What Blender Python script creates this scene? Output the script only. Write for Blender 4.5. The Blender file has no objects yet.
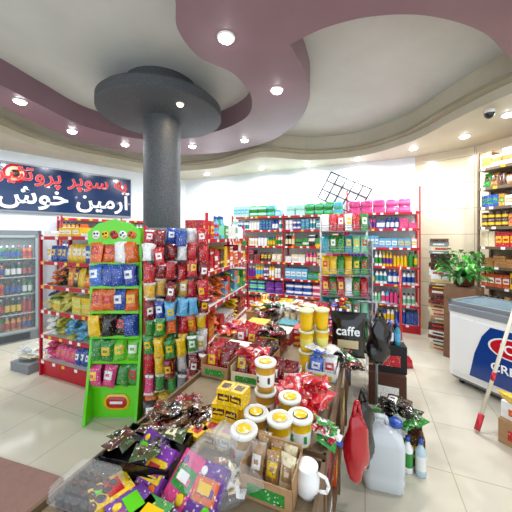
import bpy, math, random, bmesh
from mathutils import Matrix, Vector
R = random.Random(11)
def H(h):
    h=h.lstrip('#'); o=[]
    for i in (0,2,4):
        v=int(h[i:i+2],16)/255
        o.append(v/12.92 if v<=.04045 else ((v+.055)/1.055)**2.4)
    return (o[0],o[1],o[2],1.0)
T=Matrix.Translation
def RZ(d): return Matrix.Rotation(math.radians(d),4,'Z')
def RX(d): return Matrix.Rotation(math.radians(d),4,'X')
def RY(d): return Matrix.Rotation(math.radians(d),4,'Y')
WHITE=H('#ececea'); RED=H('#bd1228'); BLACK=H('#0d0d10'); YEL=H('#e8bd08'); GRN=H('#2a8a34'); LIME=H('#5cc516'); BLUE=H('#1a48a4')
TEAL=H('#26909e'); PINK=H('#d83c80'); PUR=H('#64298c'); ORG=H('#dd6416'); BRN=H('#4a2616'); CARD=H('#a8825a'); GREY=H('#83878c'); DRED=H('#7d0c1c'); SKY=H('#57a9d6'); CREAM=H('#e0d2ac'); MINT=H('#78c89e')
SNACK=[RED,RED,YEL,ORG,BLUE,GRN,PUR,DRED,H('#d9b81c'),H('#d81c1c'),PINK,WHITE,SKY]
CLEAN=[BLUE,WHITE,TEAL,PINK,GRN,PUR,SKY,WHITE,H('#2d3f8e'),MINT,H('#c9366b')]
FOOD=[RED,H('#c7501d'),YEL,WHITE,GRN,BRN,CREAM,DRED,H('#d38b2a'),BLUE,WHITE]

# ------------------------------------------------ materials
def nmat(name):
    m=bpy.data.materials.new(name); m.use_nodes=True
    return m,m.node_tree.nodes,m.node_tree.links,m.node_tree.nodes['Principled BSDF']
def attrmat(name,rough,metal=0,coat=0,pr=0.0,scale=60,alpha=None,spk=0.0,bump=0):
    m,n,l,b=nmat(name)
    a=n.new('ShaderNodeVertexColor'); a.layer_name='Col'
    out=a.outputs['Color']
    if pr>0:
        tc=n.new('ShaderNodeTexCoord'); v=n.new('ShaderNodeTexVoronoi'); v.inputs['Scale'].default_value=scale
        l.new(tc.outputs['Object'],v.inputs['Vector'])
        mr=n.new('ShaderNodeMapRange'); mr.inputs['To Min'].default_value=1-pr; mr.inputs['To Max'].default_value=1+pr*.5
        sp=n.new('ShaderNodeSeparateColor'); l.new(v.outputs['Color'],sp.inputs[0]); l.new(sp.outputs[0],mr.inputs['Value'])
        mx=n.new('ShaderNodeMix'); mx.data_type='RGBA'; mx.blend_type='MULTIPLY'; mx.inputs['Factor'].default_value=1
        l.new(out,mx.inputs['A']); l.new(mr.outputs[0],mx.inputs['B']); out=mx.outputs['Result']
        if spk>0:   # small printed marks in pale / yellow / dark ink
            v2=n.new('ShaderNodeTexVoronoi'); v2.inputs['Scale'].default_value=scale*1.9; l.new(tc.outputs['Object'],v2.inputs['Vector'])
            s2=n.new('ShaderNodeSeparateColor'); l.new(v2.outputs['Color'],s2.inputs[0])
            for ch,thr,col in ((1,1-spk,WHITE),(2,1-spk*.5,H('#f2d23a')),(0,1-spk*.6,H('#1a1a22'))):
                g=n.new('ShaderNodeMath'); g.operation='GREATER_THAN'; g.inputs[1].default_value=thr; l.new(s2.outputs[ch],g.inputs[0])
                g2=n.new('ShaderNodeMath'); g2.operation='MULTIPLY'; g2.inputs[1].default_value=.7; l.new(g.outputs[0],g2.inputs[0])
                mm=n.new('ShaderNodeMix'); mm.data_type='RGBA'; l.new(g2.outputs[0],mm.inputs['Factor']); l.new(out,mm.inputs['A']); mm.inputs['B'].default_value=col; out=mm.outputs['Result']
    if bump:
        tc2=n.new('ShaderNodeTexCoord'); no=n.new('ShaderNodeTexNoise'); no.inputs['Scale'].default_value=28; no.inputs['Detail'].default_value=3; l.new(tc2.outputs['Object'],no.inputs['Vector'])
        bp=n.new('ShaderNodeBump'); bp.inputs['Strength'].default_value=bump; bp.inputs['Distance'].default_value=.02; l.new(no.outputs['Fac'],bp.inputs['Height']); l.new(bp.outputs[0],b.inputs['Normal'])
    l.new(out,b.inputs['Base Color'])
    b.inputs['Roughness'].default_value=rough; b.inputs['Metallic'].default_value=metal; b.inputs['Coat Weight'].default_value=coat
    if alpha: b.inputs['Alpha'].default_value=alpha
    return m
PRINT=attrmat('printed_packaging',.38,pr=.2,scale=95,spk=.035)
GLOSS=attrmat('glossy_plastic',.18,coat=.3)
METAL=attrmat('painted_metal',.35,metal=.3)
CLEAR=attrmat('clear_film',.04,alpha=.14,bump=.5)
MATTE=attrmat('matte',.7,pr=.08,scale=25)
FOIL=attrmat('foil_wrapper',.2,coat=.6,pr=.2,scale=95,spk=.03,bump=.35)
MATS=[PRINT,GLOSS,METAL,CLEAR,MATTE,FOIL]
def emis(name,col,s):
    m,n,l,b=nmat(name); b.inputs['Base Color'].default_value=col; b.inputs['Emission Color'].default_value=col; b.inputs['Emission Strength'].default_value=s; return m
LAMP=emis('lamp_diffuser',(1,1,1,1),30); WARM=emis('lamp_warm',(1,.75,.4,1),8); LED=emis('cooler_led',(.9,.95,1,1),3)

def noisy(name,c1,c2,scale,rough,detail=4,lo=.35,hi=.65):
    m,n,l,b=nmat(name)
    tc=n.new('ShaderNodeTexCoord'); no=n.new('ShaderNodeTexNoise'); no.inputs['Scale'].default_value=scale; no.inputs['Detail'].default_value=detail
    l.new(tc.outputs['Object'],no.inputs['Vector'])
    r=n.new('ShaderNodeValToRGB'); r.color_ramp.elements[0].color=c1; r.color_ramp.elements[1].color=c2
    r.color_ramp.elements[0].position=lo; r.color_ramp.elements[1].position=hi
    l.new(no.outputs['Fac'],r.inputs[0]); l.new(r.outputs[0],b.inputs['Base Color']); b.inputs['Roughness'].default_value=rough
    return m
def tiles(name,c1,c2,mortar,size,rough,rot=0,vert=False,w=2.0,ms=.006):
    m,n,l,b=nmat(name)
    tc=n.new('ShaderNodeTexCoord'); mp=n.new('ShaderNodeMapping')
    mp.inputs['Rotation'].default_value=(math.radians(90) if vert else 0,0,math.radians(rot))
    l.new(tc.outputs['Object'],mp.inputs['Vector'])
    br=n.new('ShaderNodeTexBrick'); br.offset=0; br.inputs['Scale'].default_value=1
    br.inputs['Brick Width'].default_value=size*(w if vert else 1); br.inputs['Row Height'].default_value=size; br.inputs['Mortar Size'].default_value=ms
    br.inputs['Color1'].default_value=c1; br.inputs['Color2'].default_value=c2; br.inputs['Mortar'].default_value=mortar
    l.new(mp.outputs[0],br.inputs['Vector'])
    no=n.new('ShaderNodeTexNoise'); no.inputs['Scale'].default_value=1.6; no.inputs['Detail'].default_value=8; no.inputs['Distortion'].default_value=1.4
    l.new(tc.outputs['Object'],no.inputs['Vector'])
    mr=n.new('ShaderNodeMapRange'); mr.inputs['To Min'].default_value=.88; mr.inputs['To Max'].default_value=1.08; l.new(no.outputs['Fac'],mr.inputs['Value'])
    mx=n.new('ShaderNodeMix'); mx.data_type='RGBA'; mx.blend_type='MULTIPLY'; mx.inputs['Factor'].default_value=1
    l.new(br.outputs['Color'],mx.inputs['A']); l.new(mr.outputs[0],mx.inputs['B']); l.new(mx.outputs['Result'],b.inputs['Base Color'])
    b.inputs['Roughness'].default_value=rough
    return m
M_FLOOR=tiles('floor_tiles',H('#c9c2b0'),H('#cdc7b6'),H('#aaa492'),.6,.12,rot=22,ms=.004)
M_WALL=noisy('white_plaster',H('#dfe6ec'),H('#e8edf2'),3,.6)
M_MARBLE=tiles('marble_wall_tiles',H('#d6c8aa'),H('#dccfb4'),H('#a89a7e'),.45,.2,vert=True)
M_CEIL=noisy('ceiling_paint',H('#c2c3bd'),H('#cacbc6'),2,.55)
M_MAUVE=noisy('mauve_paint',H('#83656e'),H('#8b6c75'),2,.35)
M_BEIGE=noisy('beige_paint',H('#c2bba6'),H('#c9c2ae'),2,.5)
M_STEP=noisy('olive_paint',H('#968f78'),H('#9f9882'),2,.5)
M_GRAN=noisy('dark_granite',H('#383b40'),H('#525559'),90,.55,lo=.4,hi=.62)

# ------------------------------------------------ mesh builder
class MB:
    def __init__(s): s.v=[];s.f=[];s.c=[];s.m=[];s.s=[];s.M=Matrix()
    def add(s,vs,fs,cols,mat=0,smooth=False):
        o=len(s.v); M=s.M
        for p in vs:
            q=M@Vector(p); s.v.append((q.x,q.y,q.z))
        single=isinstance(cols,tuple)
        for i,f in enumerate(fs):
            s.f.append([o+k for k in f]); s.c.append(cols if single else cols[i]); s.m.append(mat); s.s.append(smooth)
    def box(s,x0,y0,z0,x1,y1,z1,c,mat=4,front=None):
        vs=[(x0,y0,z0),(x1,y0,z0),(x1,y1,z0),(x0,y1,z0),(x0,y0,z1),(x1,y0,z1),(x1,y1,z1),(x0,y1,z1)]
        s.add(vs,[(3,2,1,0),(4,5,6,7),(0,1,5,4),(1,2,6,5),(2,3,7,6),(3,0,4,7)],[c,c,front or c,c,c,c],mat)
    def lathe(s,x,y,z,prof,seg=10,mat=1,smooth=True):
        vs=[];fs=[];cs=[]
        for r,h,c in prof:
            for k in range(seg):
                a=2*math.pi*k/seg; vs.append((x+r*math.cos(a),y+r*math.sin(a),z+h))
        for i in range(len(prof)-1):
            for k in range(seg):
                k2=(k+1)%seg; fs.append((i*seg+k,i*seg+k2,(i+1)*seg+k2,(i+1)*seg+k)); cs.append(prof[i][2])
        n=(len(prof)-1)*seg
        fs.append(tuple(range(n,n+seg))); cs.append(prof[-1][2])
        fs.append(tuple(range(seg-1,-1,-1))); cs.append(prof[0][2])
        s.add(vs,fs,cs,mat,smooth)
    def loft(s,levels,mat=1,n=4,smooth=True,cx=0,cy=0):
        vs=[];fs=[];cs=[];seg=4*n
        for w,d,z,r,c in levels:
            for q in range(4):
                sx=(1,-1,-1,1)[q]; sy=(1,1,-1,-1)[q]
                for k in range(n):
                    a=math.pi/2*(q+k/(n-1)); vs.append((cx+sx*(w/2-r)+r*math.cos(a),cy+sy*(d/2-r)+r*math.sin(a),z))
        for i in range(len(levels)-1):
            for k in range(seg):
                k2=(k+1)%seg; fs.append((i*seg+k,i*seg+k2,(i+1)*seg+k2,(i+1)*seg+k)); cs.append(levels[i][4])
        o=(len(levels)-1)*seg
        fs.append(tuple(range(o,o+seg))); cs.append(levels[-1][4]); fs.append(tuple(range(seg-1,-1,-1))); cs.append(levels[0][4])
        s.add(vs,fs,cs,mat,smooth)
    def tube(s,p,q,r,c,seg=6,mat=2):
        p=Vector(p);q=Vector(q);d=(q-p)
        if d.length<1e-6: return
        u=d.to_track_quat('Z','Y'); L=d.length
        old=s.M; s.M=old@T(p)@u.to_matrix().to_4x4()
        s.lathe(0,0,0,[(r,0,c),(r,L,c)],seg,mat); s.M=old
    def path(s,pts,r,c,seg=6,mat=2):
        for a,b in zip(pts[:-1],pts[1:]): s.tube(a,b,r,c,seg,mat)
    def pillow(s,M,w,h,t,c1,c2,mat=5,c3=None,nx=6,ny=8):
        old=s.M; s.M=old@M
        vs=[];fs=[];cs=[];w1=R.uniform(-.012,.012);w2=R.uniform(-.012,.012)
        for side in (-1,1):
            for j in range(ny+1):
                for i in range(nx+1):
                    u=-1+2*i/nx; v=-1+2*j/ny
                    e=max(0,1-abs(u)**2.4)*max(0,1-abs(v)**3.5)
                    ww=w/2*(1-.16*(1-abs(v)**2.5))
                    yy=side*t/2*math.sqrt(e)+w1*u*v+w2*(v*v)
                    vs.append((u*ww,yy,(v+1)*h/2))
        N=(nx+1)*(ny+1)
        for sd in (0,1):
            for j in range(ny):
                for i in range(nx):
                    a=sd*N+j*(nx+1)+i; q=(a,a+1,a+nx+2,a+nx+1)
                    fs.append(q if sd==0 else q[::-1])
                    col=c1
                    if 3<=j<=5 and 1<=i<nx-1: col=c2
                    if j==4 and 2<=i<nx-2: col=c1
                    if j==0 or j==ny-1: col=c3 or c1
                    cs.append(col)
        s.add(vs,fs,cs,mat,True); s.M=old
    def blob(s,M,rx,ry,rz,c,seed=0,mat=1,amp=.18,nu=18,nv=12):
        rr=random.Random(seed); ph=[(rr.uniform(1,5),rr.uniform(1,5),rr.uniform(0,6)) for _ in range(6)]
        old=s.M; s.M=old@M; vs=[];fs=[]
        for j in range(nv+1):
            for i in range(nu):
                a=2*math.pi*i/nu; b=math.pi*j/nv-math.pi/2
                k=1+sum(amp/4*math.sin(round(p[0])*a+p[1]*b*1.5+p[2]) for p in ph)
                vs.append((rx*k*math.cos(a)*math.cos(b),ry*k*math.sin(a)*math.cos(b),rz*(1+(k-1)*.5*math.cos(b))*math.sin(b)))
        for j in range(nv):
            for i in range(nu):
                i2=(i+1)%nu; fs.append((j*nu+i,j*nu+i2,(j+1)*nu+i2,(j+1)*nu+i))
        s.add(vs,fs,c,mat,True); s.M=old
    def build(s,name,Mw=None,bevel=0,parent=None):
        me=bpy.data.meshes.new(name); me.from_pydata(s.v,[],s.f)
        for m in MATS: me.materials.append(m)
        me.polygons.foreach_set('material_index',s.m); me.polygons.foreach_set('use_smooth',s.s)
        ca=me.color_attributes.new('Col','FLOAT_COLOR','CORNER'); buf=[]
        for f,c in zip(s.f,s.c): buf.extend(list(c)*len(f))
        ca.data.foreach_set('color',buf); me.update()
        ob=bpy.data.objects.new(name,me); bpy.context.collection.objects.link(ob)
        if parent: ob.parent=parent
        if Mw is not None: ob.matrix_local=Mw
        if bevel:
            b=ob.modifiers.new('bevel','BEVEL'); b.width=bevel; b.segments=2; b.limit_method='ANGLE'
        return ob
def place(x,y,ang,z=0): return T((x,y,z))@RZ(ang)

# ------------------------------------------------ room
def slab(name,pts,z0,z1,mat,sidemat=None):
    n=len(pts); vs=[(p[0],p[1],z0) for p in pts]+[(p[0],p[1],z1) for p in pts]
    fs=[tuple(range(n)),tuple(range(2*n-1,n-1,-1))]+[(i,(i+1)%n,(i+1)%n+n,i+n) for i in range(n)]
    me=bpy.data.meshes.new(name); me.from_pydata(vs,[],fs); me.materials.append(mat); me.materials.append(sidemat or mat)
    for p in me.polygons[2:]: p.material_index=1
    me.update()
    bm=bmesh.new(); bm.from_mesh(me); bmesh.ops.recalc_face_normals(bm,faces=bm.faces); bm.to_mesh(me); bm.free()
    ob=bpy.data.objects.new(name,me); bpy.context.collection.objects.link(ob); return ob
def catmull(pts,n=8):
    P=[pts[0]]+pts+[pts[-1]]; o=[]
    for i in range(1,len(P)-2):
        a,b,c,d=[Vector(P[i+k]) for k in (-1,0,1,2)]
        for k in range(n):
            t=k/n; o.append(tuple(.5*((2*b)+(c-a)*t+(2*a-5*b+4*c-d)*t*t+(3*b-a-3*c+d)*t**3)))
    o.append(tuple(pts[-1])); return o
CZ=3.75
slab('floor',[(-6.7,-1.2),(6.1,-1.2),(4.1,5.0),(3.3,5.6),(-1.9,7.8),(-6.7,3.0)],-.1,0,M_FLOOR)
slab('ceiling',[(-6.7,-1.2),(6.1,-1.2),(4.1,5.0),(3.3,5.6),(-1.9,7.8),(-6.7,3.0)],CZ,CZ+.1,M_CEIL)
def wall(name,p,q,mat):
    p=Vector(p);q=Vector(q); d=(q-p); L=d.length; a=math.atan2(d.y,d.x)
    ob=slab(name,[(0,0),(L,0),(L,.12),(0,.12)],0,CZ,mat); ob.matrix_world=T((p.x,p.y,0))@Matrix.Rotation(a,4,'Z'); return ob
wall('wall_left',(-6.5,2.8),(-1.92,7.38),M_WALL)
wall('wall_back',(-1.92,7.38),(3.1,5.25),M_WALL)
wall('wall_corner',(3.1,5.25),(3.75,4.6),M_MARBLE)
wall('wall_right',(3.75,4.6),(5.9,-1.0),M_MARBLE)
wall('wall_side',(-6.5,-1.0),(-6.5,2.8),M_WALL)

mauve_in=[(-.6,1.2),(-.58,1.72),(-.58,1.94),(-.64,2.22),(-.53,2.56),(-.22,2.83),(-.05,3.35),(-.19,3.92),(-.84,4.46),(-1.86,4.73),(-2.59,4.21),(-2.78,3.48),(-2.86,3.02),(-3.03,2.59),(-3.3,1.8)]
mauve_out=[(-3.8,2.0),(-3.42,2.92),(-3.3,3.48),(-3.27,4.29),(-3.0,5.0),(-2.07,5.55),(-.74,5.45),(.16,4.88),(.59,4.1),(.66,3.35),(.52,2.83),(.30,2.39)]
mauve_r=[(.30,2.39),(.55,2.2),(.9,2.08),(1.35,2.08),(1.9,2.25),(2.5,2.6),(3.1,2.7)]
slab('ceiling_band_mauve',catmull(mauve_in)+catmull(mauve_out)+catmull(mauve_r)+[(3.6,2.2),(3.6,1.2)],3.45,CZ,M_MAUVE)
sof=[(-4.6,1.5),(-4.0,2.8),(-3.8,3.74),(-3.75,4.6),(-3.3,5.4),(-2.2,6.3),(-.92,6.07),(.08,5.3),(1.09,5.43),(1.99,5.17),(2.51,4.4),(2.62,3.58),(2.75,2.95),(3.1,2.3),(3.6,1.5)]
sc=catmull(sof)
tail=[(4.93,1.5),(3.75,4.6),(3.1,5.25),(-1.92,7.38),(-6.4,2.9),(-6.4,1.5)]
slab('ceiling_soffit',sc+tail,3.3,3.42,M_BEIGE)
st=[];st2=[]
for i,p in enumerate(sc):
    a=Vector(sc[max(0,i-1)]);b=Vector(sc[min(len(sc)-1,i+1)]);d=(b-a).normalized(); n=Vector((d.y,-d.x)); st.append(tuple(Vector(p)+n*.14)); st2.append(tuple(Vector(p)+n*.04))
slab('ceiling_soffit_step',st+tail,3.42,3.47,M_STEP)
slab('ceiling_soffit_riser',st2+tail,3.47,CZ,M_BEIGE)
g=GREY
def lathe_obj(name,prof,seg,mat,loc):
    m=MB(); m.lathe(0,0,0,[(r,z,g) for r,z in prof],seg,0,True); ob=m.build(name,T(loc)); ob.data.materials.clear(); ob.data.materials.append(mat)
    for p in ob.data.polygons: p.material_index=0
    md=ob.modifiers.new('es','EDGE_SPLIT'); md.split_angle=math.radians(40); return ob
lathe_obj('column',[(.235,0),(.235,3.3),(.36,3.325),(.76,3.335),(.78,3.35),(.78,3.46),(.74,3.5),(.45,3.5),(.45,CZ)],64,M_GRAN,(-1.25,3.6,0))

# ------------------------------------------------ lights
def downlight(x,y,z,e,warm=False,size=.05,col=(.94,.97,1)):
    m=MB(); m.lathe(0,0,0,[(size,-.004,WHITE),(size*1.5,-.012,WHITE),(size*1.6,0,WHITE),(size*1.6,.01,WHITE)],20,1)
    ob=m.build('downlight',T((x,y,z)))
    m=MB(); m.lathe(0,0,0,[(size*.9,-.03,WHITE),(size*1.2,-.018,WHITE),(size*1.2,-.013,WHITE)],20,1); o2=m.build('diffuser',parent=ob)
    o2.data.materials.clear(); o2.data.materials.append(WARM if warm else LAMP)
    for p in o2.data.polygons: p.material_index=0
    L=bpy.data.lights.new('lamp','AREA'); L.shape='DISK'; L.size=.12; L.energy=e; L.color=col; L.spread=math.radians(170)
    lo=bpy.data.objects.new('lamp',L); bpy.context.collection.objects.link(lo); lo.parent=ob; lo.location=(0,0,-.04)
for x,y in [(-.255,2.3),(.24,3.12),(-2.95,3.375),(-2.95,4.33),(-2.4,4.95),(-1.19,5.05),(-.2,4.73),(2.2,1.6)]:
    downlight(x,y,3.45,23)
for x,y in [(.12,6.05),(1.1,5.75),(2.0,5.35),(2.74,4.7),(3.2,4.14),(3.05,2.93),(3.18,3.4),(-1.2,6.6),(-4.2,4.0)]:
    downlight(x,y,3.3,20)
downlight(-.9,3.2,3.33,3,True,.03,(1,.8,.5))
w=bpy.data.worlds.new('World'); bpy.context.scene.world=w; w.use_nodes=True
w.node_tree.nodes['Background'].inputs[0].default_value=(.84,.92,1,1); w.node_tree.nodes['Background'].inputs[1].default_value=1.9

# ------------------------------------------------ products
def bottle(mb,x,y,z,h,r,body,label,cap,mat=1,seg=8):
    mb.lathe(x,y,z,[(r*.92,0,body),(r,.03*h,body),(r,.18*h,label),(r,.58*h,body),(r*.96,.68*h,body),(r*.42,.82*h,body),(r*.36,.87*h,cap),(r*.42,.88*h,cap),(r*.42,h,cap)],seg,mat)
def can(mb,x,y,z,h,r,body,label):
    mb.lathe(x,y,z,[(r*.92,0,GREY),(r,.04*h,body),(r,.3*h,label),(r,.65*h,body),(r,.95*h,GREY),(r*.9,h,GREY)],10,0)
def cbox(mb,x,y,z,w,d,h,c,c2,mat=0):
    mb.box(x-w/2,y,z,x+w/2,y+d,z+h,c,mat)
    mb.box(x-w*.42,y-.0015,z+h*.3,x+w*.42,y,z+h*.72,c2,mat)
    mb.box(x-w*.3,y-.003,z+h*.42,x+w*.3,y-.0015,z+h*.56,c,mat)
def fill(mb,x0,x1,y0,z,hm,depth,kinds,pal,rng,lean=1):
    x=x0+.008
    while x<x1-.04:
        k=rng.choice(kinds); c1=rng.choice(pal); c2=rng.choice(pal+[WHITE,WHITE,YEL]); cap=rng.choice([WHITE,RED,BLUE,BLACK,c1])
        n=rng.randint(2,4)
        if k=='bottle': r=rng.uniform(.026,.04); h=min(hm*.94,rng.uniform(.2,.32)); wd=2*r+.004
        elif k=='can': r=rng.uniform(.03,.042); h=min(hm*.45,rng.uniform(.1,.14)); wd=2*r+.003
        elif k=='box': wd0=rng.uniform(.05,.12); h=min(hm*.94,rng.uniform(.14,.28)); wd=wd0+.004
        elif k=='bag': wd0=rng.uniform(.09,.14); h=min(hm*.94,rng.uniform(.15,.24)); wd=wd0*.86
        elif k=='stack': wd0=rng.uniform(.09,.16); h=rng.uniform(.02,.045); wd=wd0+.006; n=rng.randint(1,3)
        elif k=='pack': wd0=rng.uniform(.16,.22); h=min(hm*.48,.13); wd=wd0+.01; n=rng.randint(2,4); c2=rng.choice(pal)
        elif k=='pile': wd0=rng.uniform(.16,.24); h=.05; wd=wd0; n=1
        for i in range(n):
            if x+wd>x1: break
            cx=x+wd/2; j=rng.uniform(0,.02)
            if rng.random()<.12: c1=rng.choice(pal)
            if k=='bottle':
                for q in range(2): bottle(mb,cx,y0+.05+j+q*(2*r+.01),z,h,r,c1,c2,cap)
            elif k=='can':
                for q in range(2): can(mb,cx,y0+.05+j,z+q*h,h,r,c1,c2)
            elif k=='box': cbox(mb,cx,y0+.02+j,z,wd0,depth*.6,h,c1,c2)
            elif k=='bag':
                for q in range(2): mb.pillow(T((cx,y0+.06+q*.08+j,z))@RX(-8)@RZ(rng.uniform(-8,8))@RY(rng.uniform(-4,4)),wd0,h,.07,c1,c2)
            elif k=='pile':
                nn=int(14*hm/.3)+4
                for q in range(nn):
                    zz=z+.015+hm*.75*q/nn; sp=1-.5*q/nn
                    mb.pillow(T((cx+rng.uniform(-.5,.5)*wd0*.7*sp,y0+.1+rng.uniform(-.05,.08),zz))@RZ(rng.uniform(-40,40))@RX(rng.uniform(-88,-55))@T((0,0,-.05)),.1,.13,.035,c1 if rng.random()<.75 else rng.choice(pal),c2)
            elif k=='stack':
                zz=z; top=z+hm*rng.uniform(.5,.92)
                while zz+h<top:
                    o=rng.uniform(-.006,.006); mb.box(cx-wd0/2+o,y0+.02+j,zz,cx+wd0/2+o,y0+depth*.75,zz+h*.93,c1,0,front=rng.choice([c1,c1,c2])); zz+=h
            elif k=='pack':
                for q in range(2 if hm>.25 else 1):
                    mb.loft([(wd0*.94,depth*.5,z+q*h,.02,c1),(wd0,depth*.55,z+q*h+.02,.03,c1),(wd0,depth*.55,z+q*h+h*.35,.03,c2),(wd0,depth*.55,z+q*h+h*.7,.03,c1),(wd0*.9,depth*.5,z+q*h+h*.97,.03,c1)],1,3,cx=cx,cy=y0+.04+depth*.3)
            x+=wd
        x+=rng.uniform(0,.012)
def gondola(name,pname,x,y,ang,L,levels,depth,Ht,kinds,pal,seed,post=True,bays=1,edge=RED,top=None,postH=None,back='#dcdcd8'):
    m=MB(); rng=random.Random(seed)
    m.box(0,depth-.02,0,L,depth,Ht,H(back),4)
    for b in range(bays+1):
        xx=L*b/bays; m.box(xx-.015,depth-.06,0,xx+.015,depth-.02,Ht,edge,2)
        if post: m.box(xx-.012,.0,0,xx+.012,.03,(postH or Ht),edge,2)
    for z in levels:
        m.box(0,.0,z-.03,L,depth-.02,z,H(back),4); m.box(-.002,-.008,z-.035,L+.002,.0,z+.008,edge,2)
        x_=.05
        while x_<L-.1:
            m.box(x_,-.011,z-.032,x_+.05,-.008,z+.004,rng.choice([WHITE,WHITE,WHITE,YEL]),1); x_+=rng.uniform(.1,.3)
    m.box(0,.03,0,L,depth,levels[0]-.03,edge,2)
    g=m.build(name,place(x,y,ang))
    p=MB()
    for i,z in enumerate(levels):
        nz=levels[i+1]-.05 if i+1<len(levels) else z+(top or .3)
        kk=kinds[i%len(kinds)]; pp=pal[i%len(pal)]
        for b in range(bays): fill(p,L*b/bays+.015,L*(b+1)/bays-.015,.01,z+.001,nz-z,depth-.04,kk,pp,rng)
    p.build(pname,place(x,y,ang))
    return g
gondola('gondola_shelf','packaged_groceries',-2.74,3.42,-22.3,1.12,[.2,.52,.83,1.14,1.44,1.75],.42,1.78,
  [['pile','bag'],['pile','stack'],['pile','stack'],['pile','bag','stack'],['box','stack','bag'],['box','stack']],[SNACK,[WHITE,GRN,CREAM,H('#c3b13a'),SKY],[YEL,GRN,YEL,H('#d8d070'),BLUE],[BLACK,RED,YEL,ORG,BRN],[RED,WHITE,YEL,BLUE],[WHITE,BRN,RED,YEL]],3,top=.12)
gondola('gondola_shelf','confectionery_packets',-.55,2.9,76,1.75,[.2,.55,.95,1.35,1.72],.4,1.74,
  [['bag','pile'],['pile','box'],['stack','bag','pile'],['stack','pile'],['bottle','can','box']],[SNACK,[RED,ORG,YEL,DRED,WHITE],[YEL,RED,GRN,ORG,SKY],[YEL,RED,ORG,BRN],[WHITE,RED,SKY,GRN,WHITE,MINT]],4,top=.34)
gondola('grocery_shelf','boxed_groceries',-3.6,5.0,45,2.1,[.2,.6,1.0,1.4,1.8,2.1],.4,2.15,[['box','stack','bottle']],[FOOD],6,bays=2,top=.02)
def bw(px):
    k=(px-256)/270; Y=6.06/(1+.424*k); return k*Y,Y
x0,y0=bw(232); x1,y1=bw(344); L1=math.hypot(x1-x0,y1-y0)
GP=[H('#4fb890'),H('#7fd4b4'),H('#a6d8cc'),SKY,GRN]
gondola('grocery_shelf','household_cleaning_products',x0,y0,-22.98,L1,[.15,.5,.85,1.2,1.55,1.9,2.2],.42,2.25,
  [['bottle','box'],['box','pack'],['bottle','can','box'],['bottle','bag','stack'],['bottle','stack'],['bottle','box','can'],['pack','box']],[[RED,ORG,YEL,PUR,WHITE],CLEAN,[PUR,GRN,YEL,PINK,WHITE,SKY],[BRN,WHITE,PINK,DRED,WHITE,CREAM],[WHITE,CREAM,ORG,GRN,BLACK],[TEAL,SKY,WHITE,BLUE,WHITE],GP],8,bays=2,top=.3)
x2,y2=bw(347); x3,y3=bw(420); L2=math.hypot(x3-x2,y3-y2)
PK=[H('#c8407f'),H('#d8689c'),H('#c8407f'),H('#e0a8c4'),H('#a8306f')]
gondola('grocery_shelf','toiletry_bottles',x2,y2,-22.98,L2,[.15,.5,.87,1.2,1.55,1.9,2.2],.42,2.25,
  [['bottle','box'],['bottle'],['bottle'],['bottle'],['box','bottle'],['bottle','stack'],['pack']],[[BLUE,WHITE,SKY,RED],CLEAN,[WHITE,BLUE,TEAL,WHITE],[GRN,YEL,WHITE,PUR,WHITE],[WHITE,BLUE,SKY],[BLUE,PUR,PINK,H('#2d3f8e')],PK],9,top=.34,postH=2.66)
gondola('grocery_shelf','jars_and_cartons',3.47,4.22,-68.8,1.7,[.3,.65,1.0,1.3,1.6,1.9,2.2,2.5,2.8],.36,3.05,
  [['box','stack'],['can','box'],['box','bottle'],['stack','bag']],[[BRN,RED,CREAM,H('#a87830'),GRN],[BRN,CREAM,H('#c98c3c'),RED],FOOD,[BRN,H('#9a6a3a'),GRN,CREAM]],12,edge=H('#6a5a4a'),top=.35,back='#8a7a64')

# ------------------------------------------------ green display stand
GM=place(-1.6,2.6,0)
m=MB(); W=.5; D=.38; G=H('#5fd013'); G2=H('#3f9d10')
m.box(0,0,0,.025,D,1.68,G,1); m.box(W-.025,0,0,W,D,1.68,G,1); m.box(0,D-.02,0,W,D,1.85,G,1)
m.box(.025,.02,0,W-.025,D-.02,.3,G,1)
lv=[.32,.56,.8,1.04,1.28,1.5]
for z in lv:
    m.box(.025,.0,z-.02,W-.025,D-.02,z,G2,1); m.box(.025,-.012,z-.025,W-.025,.0,z+.006,G,1)
hp=[(0,1.68),(W,1.68),(W,1.8),(W*.8,1.88),(W*.5,1.92),(W*.2,1.88),(0,1.8)]
m.add([(a,-.03,b) for a,b in hp]+[(a,.01,b) for a,b in hp],[tuple(range(7)),tuple(range(13,6,-1))]+[(i,(i+1)%7+0,(i+1)%7+7,i+7)[::-1] for i in range(7)],G,1)
for xx in (0,W-.025):
    m.add([(xx,-.12,0),(xx+.025,-.12,0),(xx+.025,0,0),(xx,0,0),(xx,0,.75),(xx+.025,0,.75)],[(0,1,5,4),(0,4,3),(1,2,5),(3,2,1,0),(2,3,4,5)],G,1)
for i,c in enumerate([WHITE,YEL,RED,WHITE,ORG]):
    m.M=T((.08+i*.085,-.03,1.77))@RX(90)@RZ(15*i); m.loft([(.07,.085,0,.03,c),(.065,.08,.008,.028,c)],1,4); 
    for sx in(-1,1): m.lathe(sx*.014,.012,.008,[(.011,0,BLACK),(.009,.003,BLACK)],8,1)
    m.box(-.015,-.022,.008,.015,-.015,.011,DRED,1)
m.M=T((.25,.018,.15))@RX(90)
m.loft([(.26,.16,0,.075,YEL),(.25,.15,.006,.07,YEL)],1,6); m.loft([(.2,.11,.006,.05,RED),(.19,.1,.01,.045,RED)],1,6)
m.box(-.06,-.012,.01,.06,.012,.014,WHITE,1)
m.M=Matrix()
m.build('snack_display_stand',GM)
m=MB(); rows=[[RED,PINK,PUR,GRN,PINK],[GRN,YEL,DRED,LIME,PINK],[BLUE,BLACK,H('#1a2a6a'),YEL],[YEL,ORG,YEL,BLUE],[H('#2a6ac8'),BLUE,RED],[RED,ORG,H('#e86a80'),WHITE]]
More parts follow.
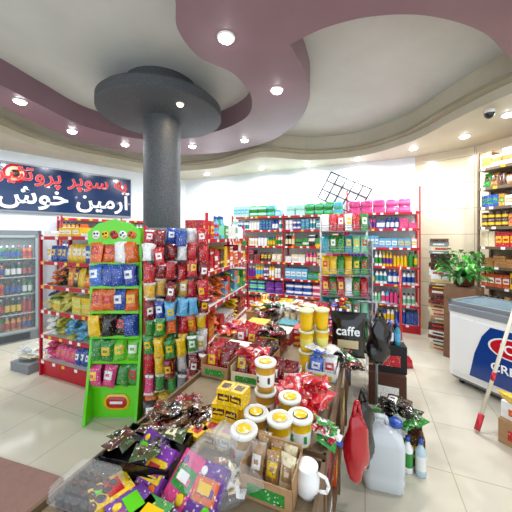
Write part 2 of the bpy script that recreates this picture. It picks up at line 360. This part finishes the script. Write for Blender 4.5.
for z,pl in zip(lv,rows):
    for i in range(4):
        c=R.choice(pl)
        for q in range(3): m.pillow(T((.08+i*.113,-.02+q*.09+R.uniform(-.025,.02),z+.004))@RX(R.uniform(-12,4))@RZ(R.uniform(-20,20))@RY(R.uniform(-7,7)),.145,.205,.085,c,R.choice([WHITE,YEL,c,c,RED]))
m.build('snack_packets',GM)

# ------------------------------------------------ hanging snack rack
HM=place(-1.07,2.62,15)
m=MB(); W=.58
m.box(0,.0,0.02,W,.02,1.84,H('#8f98a0'),4); m.box(-.02,-.01,0,.01,.03,1.86,RED,2); m.box(W-.01,-.01,0,W+.02,.03,2.0,RED,2)
m.box(-.02,-.28,0,.0,.03,.06,BLACK,2); m.box(W,-.28,0,W+.02,.03,.06,BLACK,2)
m.box(0,-.28,.0,W,.0,.08,H('#33353a'),2)
rows=[(1.68,.14,[RED,WHITE,DRED,BLUE]),(1.52,.15,[RED,DRED,DRED,WHITE]),(1.35,.16,[RED,H('#b01828'),DRED,ORG]),(1.18,.16,[RED,DRED,H('#d8a84a'),RED]),(1.01,.16,[BLUE,RED,SKY,DRED]),(.84,.16,[YEL,RED,GRN,ORG]),(.67,.16,[YEL,GRN,WHITE,GRN]),(.49,.17,[YEL,RED,WHITE,DRED]),(.3,.18,[H('#b9d6d0'),GREY,PINK,GRN])]
p=MB()
for k,(z,h,pl) in enumerate(rows):
    for i in range(6):
        x=.05+i*.096; m.tube((x,0,z+h+.0),(x,-.27-.006*(8-k),z+h+.012),.0025,GREY,5)
        c=R.choice(pl); c2=R.choice([WHITE,YEL,c,c]); nn=R.randint(3,5); dz=R.uniform(-.02,.02)
        for q in range(nn):
            p.pillow(T((x+R.uniform(-.012,.012),-.05-q*.05,z+dz+R.uniform(-.012,.012)))@RZ(R.uniform(-25,25))@RY(R.uniform(-7,7))@RX(R.uniform(-6,10)),.09,h,.042,c,c2,5,WHITE if R.random()<.2 else c)
for i in range(5):
    for q in range(3): p.pillow(T((.06+i*.115,-.06-q*.08,.085))@RX(-8)@RZ(R.uniform(-15,15)),.12,.18,.06,R.choice([DRED,RED,ORG,YEL,BLACK,GREY]),WHITE)
m.build('wire_snack_rack',HM); p.build('hanging_snack_bags',HM)

# ------------------------------------------------ drinks cooler
FM=place(-4.59,3.86,45)
m=MB(); W=1.2; D=.6; HT=1.86; A=H('#7f878c')
m.box(0,D-.04,0,W,D,HT,H('#b8bcbe'),4); m.box(0,0,0,.05,D,HT,A,2); m.box(W-.05,0,0,W,D,HT,A,2)
m.box(0,0,0,W,D,.16,A,2); m.box(0,0,HT-.08,W,D,HT,A,2)
for i in range(8): m.box(.15,-.004,.03+i*.014,W-.15,0,.036+i*.014,BLACK,4)
for d in range(2):
    a=.05+d*.55; b=a+.55
    for q in ((a,.0,.16,a+.03,.03,HT-.08),(b-.03,.0,.16,b,.03,HT-.08),(a,.0,.16,b,.03,.2),(a,.0,HT-.12,b,.03,HT-.08)): m.box(*q,H('#a9b2b6'),2)
    m.box((b-.05) if d==0 else (a+.03),-.03,.8,(b-.03) if d==0 else (a+.05),0,1.2,BLACK,2)
    m.box(a+.03,.012,.2,b-.03,.018,HT-.12,H('#a8bcbe'),3)
for z in (.45,.78,1.08,1.38): m.box(.06,.08,z-.012,W-.06,D-.06,z,WHITE,2)
cooler=m.build('drinks_cooler',FM)
p=MB()
rr=random.Random(5)
for z,pl,h in ((.17,[ORG,GRN,H('#e8a020')],.24),(.45,[BLACK,H('#381008'),RED,BRN],.27),(.78,[RED,ORG,BRN,GRN],.24),(1.08,[GRN,BRN,H('#c05018'),BLACK],.24),(1.38,[DRED,GRN,H('#2a5a30'),ORG],.22)):
    x=.1
    while x<W-.1:
        c=rr.choice(pl); l=rr.choice([WHITE,RED,YEL,BLUE])
        for k in range(3):
            if x<W-.1:
                for q in range(2): bottle(p,x,.14+q*.1,z,h,.034,c,l,rr.choice([RED,WHITE,BLUE]))
            x+=.074
p.build('drink_bottles',FM)
m=MB(); m.box(.08,.1,HT-.1,W-.08,.16,HT-.085,WHITE); o=m.build('led_strip',parent=cooler); o.data.materials.clear(); o.data.materials.append(LED)
for q in o.data.polygons: q.material_index=0
L=bpy.data.lights.new('cooler_lamp','AREA'); L.shape='RECTANGLE'; L.size=1.0; L.size_y=.1; L.energy=4
lo=bpy.data.objects.new('cooler_lamp',L); bpy.context.collection.objects.link(lo); lo.parent=cooler; lo.location=(W/2,.1,HT-.13)

# ------------------------------------------------ sign on left wall
def smat(name,c,rough=.4):
    m_,n,l,b=nmat(name); b.inputs['Base Color'].default_value=c; b.inputs['Roughness'].default_value=rough; return m_
SR=smat('sign_red',H('#e01824')); SW=smat('sign_white',H('#f2f4f6')); SWO=smat('sign_outline',H('#f0d8d8'))
SM=place(-6.0,3.3,45)
m=MB(); m.box(0,-.05,2.2,4.3,-.005,3.1,H('#122c54'),1); m.box(0,-.055,2.2,4.3,-.05,2.235,GREY,2); m.box(0,-.055,3.07,4.3,-.05,3.1,GREY,2)
m.M=T((2.28,-.05,2.9))@RX(90); m.lathe(0,0,0,[(.17,0,RED),(.165,.006,RED)],24,1); m.lathe(0,0,.006,[(.13,0,CREAM),(.125,.004,CREAM)],20,1); m.lathe(0,0,.01,[(.07,0,BRN),(.065,.004,BRN)],12,1); m.M=Matrix()
sign=m.build('shop_sign',SM)
F={'ب':(0xFE8F,1),'ه':(0xFEE9,1),'س':(0xFEB1,1),'و':(0xFEED,0),'پ':(0xFB56,1),'ر':(0xFEAD,0),'ت':(0xFE95,1),'ئ':(0xFE89,1),'ی':(0xFBFC,1),'ن':(0xFEE5,1),'آ':(0xFE81,0),'م':(0xFEE1,1),'خ':(0xFEA5,1),'ش':(0xFEB5,1),'د':(0xFEA9,0),'ز':(0xFEAF,0)}
def shape(t):
    o=[]
    for i,ch in enumerate(t):
        if ch not in F: o.append(ch); continue
        b,dual=F[ch]; pj=i>0 and t[i-1] in F and F[t[i-1]][1]; nj=dual and i+1<len(t) and t[i+1] in F
        o.append(chr(b+(3 if pj and nj else 2 if nj else 1 if pj else 0)))
    return ''.join(reversed(o))
def text(body,size,mat,M,parent,name,ext=.006,align='RIGHT',off=.012):
    c=bpy.data.curves.new(name,'FONT'); c.body=body; c.size=size; c.extrude=ext; c.align_x=align; c.offset=size*off
    o=bpy.data.objects.new(name,c); bpy.context.collection.objects.link(o); c.materials.append(mat); o.parent=parent; o.matrix_local=M; return o
text(shape('به سوپر پروتئین'),.38,SR,T((4.22,-.064,2.8))@RX(90),sign,'lettering_1')
text(shape('به سوپر پروتئین'),.38,SWO,T((4.22,-.054,2.8))@RX(90),sign,'lettering_1_outline',off=.022)
text(shape('آرمین خوش آمدید'),.46,SW,T((4.24,-.06,2.38))@RX(90),sign,'lettering_2',off=.02)

# wire grid panel
m=MB()
for i in range(6): m.tube((-.45+i*.18,0,-.3),(-.45+i*.18,0,.3),.014,BLACK,6,4)
for i in range(4): m.tube((-.45,0,-.3+i*.2),(.45,0,-.3+i*.2),.014,BLACK,6,4)
m.build('wire_grid_panel',T((1.84,5.66,2.66))@RZ(-23)@RY(28))

# ------------------------------------------------ standing packet rack in mid
KM=place(.9,3.75,-12)
m=MB(); p=MB(); W=.6
for x in (0,W): m.box(x-.012,-.01,0,x+.012,.015,2.05,WHITE,2); m.box(x-.012,-.3,0,x+.012,.3,.03,WHITE,2)
for k in range(6):
    z=.42+k*.28
    m.box(0,-.26,z,W,0,z+.008,GREY,2); m.tube((0,-.26,z+.05),(W,-.26,z+.05),.004,GREY); m.tube((0,-.26,z+.08),(W,-.26,z+.08),.004,GREY)
    for x in (0,W): m.tube((x,-.26,z),(x,-.26,z+.08),.004,GREY); m.tube((x,-.26,z+.08),(x,0,z+.2),.004,GREY)
    for i in range(6):
        c=R.choice([[GRN,WHITE,YEL],[GRN,MINT,TEAL],[WHITE,GRN,RED]][k%3])
        for q in range(3): p.pillow(T((.055+i*.097,-.21+q*.07,z+.01))@RX(-16)@RZ(R.uniform(-8,8)),.1,.23,.035,c,R.choice([WHITE,YEL,RED,c]))
m.box(W+.02,-.24,.3,W+.03,.1,1.7,H('#9fb2be'),1)
for k in range(9): m.box(W+.018,-.2,.4+k*.14,W+.02,.06,.42+k*.14,H('#5a7080'),1)
m.build('wire_packet_rack',KM); p.build('seasoning_packets',KM)

# ------------------------------------------------ freezer
ZM=place(2.35,3.3,-67)
m=MB(); L=1.35; D=.62; FB=H('#123a84')
m.loft([(L-.06,D-.06,.06,.03,GREY),(L,D,.1,.04,WHITE),(L,D,.84,.04,WHITE),(L+.03,D+.03,.86,.05,GREY),(L+.03,D+.03,.93,.05,GREY),(L-.02,D-.02,.95,.04,GREY)],1,4,False,L/2,D/2)
m.box(.04,.04,.95,L-.04,D-.04,.955,H('#33424d'),4)
for q in ((0,0,L,.04),(0,D-.04,L,D),(0,0,.04,D),(L-.04,0,L,D),(L/2-.02,0,L/2+.02,D)): m.box(q[0],q[1],.95,q[2],q[3],.985,H('#8a9298'),2)
m.box(.04,.04,.965,L-.04,D-.04,.972,H('#74909c'),1)
m.box(.03,-.012,.16,L-.03,-.001,.8,WHITE,1)
for x in (.1,L-.1):
    for y in (.1,D-.1): m.M=T((x-.02,y,.035))@RY(90); m.lathe(0,0,0,[(.035,0,BLACK),(.035,.04,BLACK)],12,1); m.M=Matrix()
pts=[(.24,.18),(L-.04,.18),(L-.04,.78),(.44,.78),(.36,.66),(.29,.45)]
m.add([(a,-.016,b) for a,b in pts],[tuple(range(6))],FB,1)
m.M=T((.62,-.016,.6))@RX(90)
m.add([(.2*math.cos(t*math.pi/12),.11*math.sin(t*math.pi/12),.004) for t in range(24)],[tuple(range(24))],WHITE,1)
m.add([(.18*math.cos(t*math.pi/12),.095*math.sin(t*math.pi/12),.007) for t in range(24)],[tuple(range(24))],RED,1)
m.M=Matrix()
fr=m.build('chest_freezer',ZM)
text('ICE',.13,SW,T((.62,-.026,.555))@RX(90),fr,'label_text',.003,'CENTER')
text('CREAM',.12,SW,T((.64,-.022,.34))@RX(90),fr,'label_text_2',.003,'CENTER')

m=MB(); m.tube((1.98,2.42,.03),(2.6,2.62,1.35),.016,H('#d8d0bc'),8,1); m.tube((1.98,2.42,.02),(2.04,2.44,.15),.024,RED,8,1)
m.tube((2.17,2.48,.43),(2.2,2.49,.5),.018,RED,8,1); m.build('mop_handle')
m=MB(); m.tube((1.95,3.62,.14),(2.08,3.9,1.35),.015,H('#c8202a'),8,1)
m.loft([(.3,.07,.0,.02,RED),(.28,.05,.1,.02,RED),(.2,.04,.15,.015,DRED),(.05,.03,.19,.01,DRED)],1,3,cx=1.95,cy=3.62); m.build('broom')

def carton(mb,x,y,z,w,d,h,c=CARD,ang=0,lab=None):
    o=mb.M; mb.M=o@T((x,y,z))@RZ(ang)
    mb.box(-w/2,-d/2,0,w/2,d/2,h,c,4); mb.box(-w/2-.001,-.02,h*.8,w/2+.001,.02,h+.001,H('#c9a878'),1)
    if lab: mb.box(-w*.3,-d/2-.002,h*.25,w*.3,-d/2,h*.65,lab,0)
    mb.M=o
m=MB(); carton(m,0,0,0,.32,.4,.2,CARD,5,RED); carton(m,.01,0,.2,.28,.35,.14,WHITE,-6,ORG); m.pillow(T((-.02,-.1,.34))@RX(60),.2,.25,.08,YEL,ORG); m.build('carton_stack',place(2.33,2.27,-67))
m=MB(); rr=random.Random(8); z=0
while z<1.68:
    h=rr.uniform(.04,.09); carton(m,rr.uniform(-.02,.02),rr.uniform(-.02,.02),z,.24,.3,h-.004,rr.choice([BRN,CARD,H('#6b4a38'),H('#8a3a2a'),GREY,CREAM,WHITE]),rr.uniform(-6,6),rr.choice([WHITE,RED,YEL,BLACK])); z+=h
m.build('carton_stack',place(2.93,4.3,-40))
m=MB(); z=0
while z<.95:
    h=rr.uniform(.16,.24); carton(m,0,0,z,.38,.34,h-.004,rr.choice([BRN,H('#7a5a40')]),rr.uniform(-3,3),rr.choice([WHITE,RED,None])); z+=h
m.build('carton_stack',place(3.0,3.9,-55)); zt=z
m=MB(); m.lathe(0,0,0,[(.09,0,BRN),(.12,.02,BRN),(.13,.14,BRN),(.135,.15,BRN),(.11,.14,BRN)],18,1)
rr=random.Random(2)
for i in range(150):
    a=rr.uniform(0,6.28); e=rr.uniform(-.1,1.35); L_=rr.uniform(.12,.3)*(1+.5*math.sin(max(e,0)))
    b=Vector((0,0,.14)); t=b+Vector((math.cos(a)*math.cos(e),math.sin(a)*math.cos(e),math.sin(e)))*L_
    m.tube(b,t,.003,GRN,4,1)
    c=rr.choice([H('#267a24'),H('#469c34'),H('#1a5a1c')])
    m.M=T(t)@RZ(math.degrees(a)-90)@RX(rr.uniform(-60,40))
    s=rr.uniform(.05,.09); m.add([(0,-s*.2,0),(s*.45,s*.3,.015),(.28*s,s*.8,.0),(0,s*1.3,-.02),(-.28*s,s*.8,0),(-s*.45,s*.3,.015),(0,s*.5,-.005)],[(0,1,6),(1,2,6),(2,3,6),(3,4,6),(4,5,6),(5,0,6)],c,1,True); m.M=Matrix()
m.build('potted_plant',T((3.0,3.9,zt+.002)))

# ------------------------------------------------ display tables
TZ=.8; WOOD=H('#6f563e')
def table(x,y,w,l):
    m=MB()
    m.box(-w/2,-l/2,TZ-.04,w/2,l/2,TZ,H('#8d7a60'),4)
    for a in (-w/2,w/2-.012): m.box(a-.001,-l/2,TZ-.07,a+.013,l/2,TZ+.03,WOOD,4)
    for b in (-l/2,l/2-.012): m.box(-w/2,b,TZ-.07,w/2,b+.012,TZ+.03,WOOD,4)
    n=max(1,round(l/.7))
    for i in range(n+1):
        yy=-l/2+.02+(l-.08)*i/n
        for a in (-w/2+.005,w/2-.045): m.box(a,yy,0,a+.04,yy+.04,TZ-.04,WOOD,4)
    for z in (.12,.45): m.box(-w/2+.01,-l/2+.01,z,w/2-.01,l/2-.01,z+.02,WOOD,4)
    m.box(-.02,-l/2+.05,.14,.02,l/2-.05,TZ-.04,H('#a08058'),4)
    t=m.build('display_table',place(x,y,-22))
    p=MB(); rr=random.Random(int(l*100))
    for z in (.141,.471):
        v=-l/2+.12
        while v<l/2-.12:
            for sgn in (1,-1):
                p.M=T((sgn*(w/2-.02),v,z))@RZ(90*sgn)
                k=rr.random(); c=rr.choice(FOOD+[CARD]); c2=rr.choice([WHITE,YEL,RED])
                if k<.4: cbox(p,0,.0,0,.18,.22,rr.uniform(.14,.22),c,c2)
                elif k<.7: bottle(p,-.05,.06,0,.22,.04,c,c2,WHITE); bottle(p,.05,.06,0,.22,.04,c,c2,WHITE)
                else: p.pillow(T((0,.08,0))@RX(-8),.18,.2,.09,c,c2)
            v+=.2
    p.M=Matrix(); p.build('stored_packages',parent=t)
table(.30,2.35,.9,2.25)
table(-.255,.975,.9,.66)
FT=place(.30,2.35,-22,TZ+.002)
def ocarton(mb,x,y,w,d,h,c=CARD,z=0,ang=0):
    o=mb.M; mb.M=o@T((x,y,z))@RZ(ang)
    t=.004
    mb.box(-w/2,-d/2,0,w/2,d/2,t,c,4)
    mb.box(-w/2,-d/2,0,w/2,-d/2+t,h*.7,c,4); mb.box(-w/2,d/2-t,0,w/2,d/2,h*1.15,c,4); mb.box(-w/2,-d/2,0,-w/2+t,d/2,h,c,4); mb.box(w/2-t,-d/2,0,w/2,d/2,h,c,4)
    mb.box(-w*.35,-d/2-.002,h*.15,w*.35,-d/2,h*.5,R.choice([RED,BLUE,YEL,GRN]),0)
    mb.M=o
def packrow(mb,x,y,w,d,h,pal,z=.005,n=None,pw=.1,ang=0):
    o=mb.M; mb.M=o@T((x,y,z))@RZ(ang)
    nc=max(1,int(w/pw)); nr=n or max(2,int(d/.05))
    for i in range(nc):
        c=R.choice(pal);c2=R.choice(pal+[WHITE,YEL])
        for j in range(nr):
            mb.pillow(T((-w/2+(i+.5)*w/nc,-d/2+(j+.6)*d/nr,R.uniform(0,.015)))@RX(-R.uniform(8,22))@RY(R.uniform(-4,4)),w/nc*1.05,h*R.uniform(.92,1.08),.035,c,c2)
    mb.M=o
def heap(mb,x,y,z,rx,ry,n,sz,pal,hh=.12,mat=5,seed=1):
    rr=random.Random(seed)
    for i in range(n):
        a=rr.uniform(0,6.28); q=math.sqrt(rr.random())
        zz=z+.02+hh*(1-q)*rr.uniform(.3,1)+sz*.12
        M=T((x+rx*q*math.cos(a),y+ry*q*math.sin(a),zz))@RZ(rr.uniform(0,360))@RX(rr.uniform(55,110))@T((0,0,-sz/2))
        c=rr.choice(pal); mb.pillow(M,sz*rr.uniform(.6,.8),sz,sz*.25,c,rr.choice(pal+[WHITE]),mat)
cm=MB(); pk=cm
themes=[[RED,H('#c81818'),DRED],[RED,WHITE,H('#3a6ad0')],[H('#d890a0'),WHITE,RED],[RED,YEL,BLUE],[BRN,DRED,BLACK],[GRN,BLACK,WHITE],[TEAL,WHITE,RED],[BLACK,RED,YEL],[WHITE,CREAM,ORG]]
vr=[-.62,-.38,-.14,.10,.34,.58,.82,1.02]
for j,v in enumerate(vr):
    for i in range(4):
        u=-.335+i*.223
        if (j==0 and i==3) or (j in (1,2) and i==2) or (j==2 and i==3) or (j in (3,) and i==3): continue
        if j in (5,) and i in (2,3): continue
        th=themes[(j+i*(1+j%2)+i)%9] if j else themes[0]
        k=R.random(); hh=R.uniform(.07,.12)
        if k<.7 or j==0:
            ocarton(cm,u,v,.205,.2,hh,R.choice([CARD,CARD,WHITE,CREAM]),ang=R.uniform(-4,4)); packrow(pk,u,v,.19,.18,hh*1.5,th,pw=R.choice([.05,.065,.09]))
        else:
            for q in range(R.randint(2,4)): cbox(pk,u+R.uniform(-.01,.01),v-.09,.002+q*.05,.19,.18,.047,R.choice(th),R.choice([WHITE,YEL]))
        if R.random()<.45: heap(pk,u,v,.13,.08,.08,5,.13,th,.05,seed=j*7+i)
cm.build('trays_of_candy_packets',FT)
def cup(mb,x,y,z,h,r,c,c2,lid=WHITE):
    mb.lathe(x,y,z,[(r*.8,0,c),(r*.84,h*.2,c2),(r*.93,h*.62,c),(r,h*.88,lid),(r*1.06,h*.89,lid),(r*1.06,h*.97,lid),(r*.95,h,lid),(r*.9,h*.975,lid)],18,1)
m=MB()
for (a,b) in ((0,0),(.115,.02),(.05,.115)):
    for k in range(3): cup(m,a,b,k*.145,.143,.052,YEL,H('#dcd468') if k%2 else YEL,H('#d8d8b0'))
m.build('yellow_snack_cups',T((.36,1.93,TZ+.002)))
m=MB(); m.pillow(Matrix(),.27,.36,.14,BLACK,H('#121214'),1); m.pillow(T((.03,.1,0)),.27,.33,.12,BLACK,BLACK,1)
m.box(-.075,-.078,.1,.075,-.07,.16,H('#c8b890'),1)
cob=m.build('coffee_bag',place(.72,2.13,-15,TZ+.002))
text('caffe',.095,SW,T((0,-.078,.2))@RX(90),cob,'label_text',.003,'CENTER')
m=MB()
for i in range(4): bottle(m,i*.07,0,0,.22,.03,[BRN,BLACK,TEAL,GRN][i],[WHITE,RED,WHITE,YEL][i],RED)
for i in range(4): bottle(m,i*.07+.02,.09,0,.24,.03,[BLACK,BRN,TEAL,DRED][i],[WHITE,GRN,WHITE,YEL][i],WHITE)
m.build('juice_bottles',place(.72,2.62,-22,TZ+.002))
m=MB(); heap(m,0,0,0,.09,.09,16,.14,[GRN,BLACK,BRN,DRED,BLACK],.12,seed=31); m.build('mixed_packets',place(.62,1.95,-22,TZ+.01))
m=MB(); heap(m,0,0,0,.08,.08,14,.13,[RED,H('#8a4a20'),CREAM,DRED],.1,seed=33); m.build('mixed_packets',place(.7,2.36,-22,TZ+.01))
m=MB()
for a,b,z,r in [(0,0,0,3),(.075,.0,0,-4),(.15,.01,0,2),(.0,-.085,0,1),(.08,-.085,0,-2),(0,0,.075,8),(.075,.0,.075,-3),(.03,-.0,.15,4),(.1,.0,.15,-6),(-.07,-.04,0,20),(-.05,-.13,0,-12)]:
    o=m.M; m.M=T((a,b,z))@RZ(r); cbox(m,0,-.04,0,.07,.08,.073,YEL,BRN)
    m.box(-.02,-.02,.073,.02,.02,.0745,[RED,BRN][int(z>0)],0); m.M=o
m.build('yellow_candy_boxes',place(-.17,1.33,-22,TZ+.002))
tubs=[(.05,1.42,0),(.17,1.36,0),(.0,1.24,0),(.105,1.2,0),(.05,1.42,.15),(.2,1.22,0),(-.05,1.13,0)]
for i,(a,b,z) in enumerate(tubs):
    m=MB(); cup(m,0,0,0,.15,.055,YEL if i%2 else H('#c8962a'),WHITE,H('#e6e6de')); m.lathe(0,0,.1475,[(.035,0,[CREAM,YEL,BRN][i%3]),(.03,.002,YEL)],12,1)
    for k in range(5):
        a_=k*1.257; m.box(.0475*math.cos(a_)-.006,.0475*math.sin(a_)-.006,.05,.0475*math.cos(a_)+.006,.0475*math.sin(a_)+.006,.08,[RED,BRN,GRN][i%3],0)
    m.build('snack_tub',T((a,b,TZ+.002+z)))
m=MB(); heap(m,0,0,0,.11,.1,18,.18,[RED,H('#d01420'),RED,H('#b81020')],.14,seed=4); m.build('red_snack_bags',place(.27,1.52,-22,TZ+.02))
m=MB(); heap(m,0,0,0,.17,.13,50,.1,[BRN,H('#5a3216'),H('#3a1a10'),BLACK,H('#7a5030'),DRED],.09,seed=5); m.build('chocolate_packets',place(-.35,1.36,-22,TZ+.01))
m=MB()
for i in range(3):
    o=m.M; m.M=T((i*.03,0,i*.03))@RZ(i*6-3)
    m.box(-.15,-.1,0,.15,.1,.004,BLACK,1)
    for q in ((-.15,-.1,.15,-.094),(-.15,.094,.15,.1),(-.15,-.1,-.144,.1),(.144,-.1,.15,.1)): m.box(q[0],q[1],0,q[2],q[3],.03,BLACK,1)
    m.M=o
for i in range(12): m.pillow(T((R.uniform(-.06,.16),R.uniform(-.06,.07),.085+R.uniform(0,.03)))@RZ(R.uniform(0,360))@RX(R.uniform(70,100))@T((0,0,-.05)),.07,.11,.03,R.choice([BLACK,BRN,BRN,H('#3a4a1a'),BLACK]),R.choice([BRN,BLACK,CREAM]))
m.build('black_food_tray',place(-.5,1.14,-22,TZ+.002))
m=MB()
def fruit(mb,x,y,z,r,c): mb.lathe(x,y,z,[(r,0,c),(r*.8,.002,c)],10,1)
cols=[(PUR,LIME),(H('#7a3098'),YEL),(PINK,GRN),(PUR,ORG)]
for i,(a,b) in enumerate(cols):
    o=m.M; m.M=T((-.16+i*.112,R.uniform(-.02,.02),0.02))@RZ(R.uniform(-10,10))@RX(-50); cbox(m,0,0,0,.108,.04,.16,a,b)
    m.box(-.03,-.0045,.07,.02,-.003,.1,[YEL,RED,WHITE,YEL][i],1)
    m.M=m.M@RX(90); fruit(m,.025,.03,.001,.018,[RED,ORG,YEL,LIME][i]); fruit(m,-.03,.13,.001,.014,[YEL,WHITE,PUR,WHITE][i]); m.M=o
for i in range(4):
    o=m.M; m.M=T((-.16+i*.11,-.13,.0))@RZ(R.uniform(-20,20)); cbox(m,0,0,0,.105,.13,.05,[YEL,PUR,GRN,PUR][i],[PUR,LIME,WHITE,YEL][i])
    m.box(-.035,.05,.05,.035,.1,.052,[RED,LIME,YEL,WHITE][i],1); fruit(m,.02,.03,.05,.016,[PUR,ORG,RED,PINK][i]); fruit(m,-.02,.03,.05,.016,[LIME,YEL,WHITE,LIME][i]); m.M=o
m.build('purple_biscuit_boxes',place(-.36,.95,-30,TZ+.002))
m=MB()
m.loft([(.17,.12,0,.02,WHITE),(.2,.15,.05,.03,WHITE),(.21,.16,.052,.03,WHITE),(.2,.15,.09,.03,WHITE),(.16,.11,.1,.03,WHITE)],3,4)
for i in range(5):
    for j in range(4):
        for k in range(2): m.blob(T((-.07+i*.035,-.045+j*.03,.022+k*.025))@RZ(R.uniform(-20,20)),.02,.013,.013,R.choice([H('#2a0e0a'),H('#45180e'),H('#1c0806')]),i+j,1,nu=8,nv=6)
m.build('date_clamshell',place(-.6,.96,-15,TZ+.002))
m=MB(); heap(m,0,0,0,.1,.07,34,.06,[WHITE,CREAM,H('#b07848'),BRN,GREY],.09,seed=9); m.blob(T((0,0,.085)),.14,.11,.11,H('#eef4f6'),6,3,.35,30,20); m.blob(T((.02,0,.2)),.04,.025,.05,H('#eef4f6'),8,3,.5)
m.build('cellophane_sweets_bag',place(-.13,1.02,-10,TZ+.002))
m=MB(); ocarton(m,0,0,.2,.15,.12,CARD); packrow(m,0,0,.18,.12,.13,[WHITE,CREAM,CARD],pw=.06); m.build('cardboard_tray_of_packets',place(.06,1.02,-22,TZ+.002))
m=MB(); m.lathe(0,0,0,[(.035,0,WHITE),(.044,.02,WHITE),(.045,.07,WHITE),(.036,.095,WHITE),(.04,.105,WHITE),(.034,.103,WHITE)],20,1)
m.path([(.04,0,.025),(.072,0,.035),(.08,0,.06),(.07,0,.085),(.036,0,.09)],.006,WHITE,8,1); m.build('white_jug',place(.19,1.0,-30,TZ+.002))
m=MB(); heap(m,0,0,0,.05,.06,12,.09,[GRN,BLACK,RED,WHITE,BLUE],.09,seed=41); m.build('mixed_packets',place(.3,1.24,-22,TZ+.01))

def hangbag(name,x,y,ztop,w,h,c,ang,seed,c2=None):
    m=MB(); m.blob(T((0,0,-h*.55)),w/2,w*.28,h*.48,c,seed,1,.35,26,18)
    for s in (-1,1):
        m.path([(s*w*.22,0,-h*.2),(s*w*.16,0,-.04),(s*.01,0,.02),(0,0,.04)],.012,c,6,1)
    m.build(name,place(x,y,ang,ztop))
hangbag('red_shopping_bag',.56,1.5,.8,.15,.4,H('#b01020'),20,2)
hangbag('black_plastic_bag',.68,1.72,.74,.16,.46,BLACK,20,5)
hangbag('black_plastic_bag',1.03,2.25,1.12,.2,.42,H('#141416'),10,7)
m=MB(); m.tube((0,0,0),(0,0,1.18),.012,GREY,8); m.lathe(0,0,0,[(.12,0,BLACK),(.12,.02,BLACK),(.02,.04,BLACK)],20,1); m.tube((-.16,0,1.16),(.16,0,1.16),.009,GREY,8); m.build('bag_stand',place(1.08,2.42,-20))
m=MB()
for i in range(3):
    for j in range(2): cbox(m,i*.12,j*.12,0,.11,.11,.22+.06*((i+j)%2),[GRN,WHITE,BRN][i],[WHITE,GRN,YEL][i])
for i in range(4): bottle(m,.0+i*.085,-.06,0,.26,.038,[H('#c8d8de'),GRN,WHITE,H('#b8d0da')][i],[BLUE,WHITE,GRN,WHITE][i],BLUE)
heap(m,.12,.1,.26,.14,.1,26,.17,[GRN,BLACK,H('#a8b8a0'),BLACK,BRN,BLACK],.22,seed=22)
m.build('bottled_groceries',place(1.0,2.14,-22))
m=MB(); carton(m,0,0,0,.35,.4,.34,BRN,0,WHITE); carton(m,.02,.02,.34,.3,.34,.28,BLACK,6,RED)
for i in range(4):
    for j in range(3): bottle(m,-.09+i*.065,-.09+j*.08,.62,.22,.03,[BLACK,BLACK,BRN,TEAL][(i+j)%4],[SKY,RED,WHITE,SKY][i],BLUE)
m.build('stacked_crates',place(1.42,2.95,-22))
m=MB(); JW=H('#ccd2d6')
m.loft([(.22,.17,0,.04,JW),(.26,.21,.02,.05,JW),(.27,.22,.1,.05,JW),(.262,.212,.12,.05,JW),(.27,.22,.14,.05,JW),(.27,.22,.32,.05,JW),(.25,.2,.37,.05,JW),(.18,.15,.405,.05,JW),(.1,.1,.42,.04,JW)],1,6)
m.path([(-.1,0,.37),(-.1,0,.44),(-.07,0,.47),(.02,0,.47),(.04,0,.42)],.016,JW,10,1)
m.lathe(.09,0,.38,[(.035,0,JW),(.035,.04,BLUE),(.042,.042,BLUE),(.042,.075,BLUE),(.035,.08,BLUE)],16,1)
m.build('jerry_can',place(.9,1.93,-15))

m=MB(); carton(m,0,0,0,.5,.42,.45,CARD,0,None); carton(m,.02,0,.45,.45,.4,.25,H('#c09a68'),5,WHITE); heap(m,0,0,.7,.15,.12,18,.17,[WHITE,RED,ORG,YEL],.15,seed=18); m.build('carton_stack',place(.12,3.95,-22))
m=MB(); carton(m,0,0,0,.36,.36,.4,H('#b89c74'),0,RED); carton(m,0,0,.4,.32,.32,.3,CARD,4,WHITE); heap(m,0,0,.7,.11,.1,14,.15,[RED,WHITE,PINK,ORG],.08,seed=12); m.build('carton_of_packets',place(-.25,2.95,-15))
m=MB(); carton(m,0,0,0,.36,.3,.12,GREY,0,None); heap(m,0,0,.12,.14,.11,26,.14,[WHITE,GREY,CREAM,H('#b8c4c8')],.12,mat=1,seed=3); m.blob(T((0,0,.22)),.21,.17,.13,H('#dfe6e8'),4,3,.4); m.build('bag_of_packages',place(-3.0,3.62,-20))
m=MB(); m.loft([(1.0,.7,.0,.03,H('#7c5a50')),(1.0,.7,.012,.03,H('#8d6a60'))],4,4,False); m.build('floor_mat',place(-1.95,1.75,-16))
m=MB(); m.lathe(0,0,-.1,[(.02,-.0,BLACK),(.05,.03,BLACK),(.055,.06,WHITE),(.06,.1,WHITE)],16,1); m.build('dome_camera',T((2.85,3.3,3.3)))

c=bpy.data.cameras.new('camera'); co=bpy.data.objects.new('camera',c); bpy.context.collection.objects.link(co)
co.location=(0,0,1.75); co.rotation_euler=(math.radians(90),0,0); c.sensor_width=36; c.lens=270/512*36; c.shift_y=-19/512; c.clip_start=.05
bpy.context.scene.camera=co
bpy.context.scene.view_settings.view_transform='Standard'
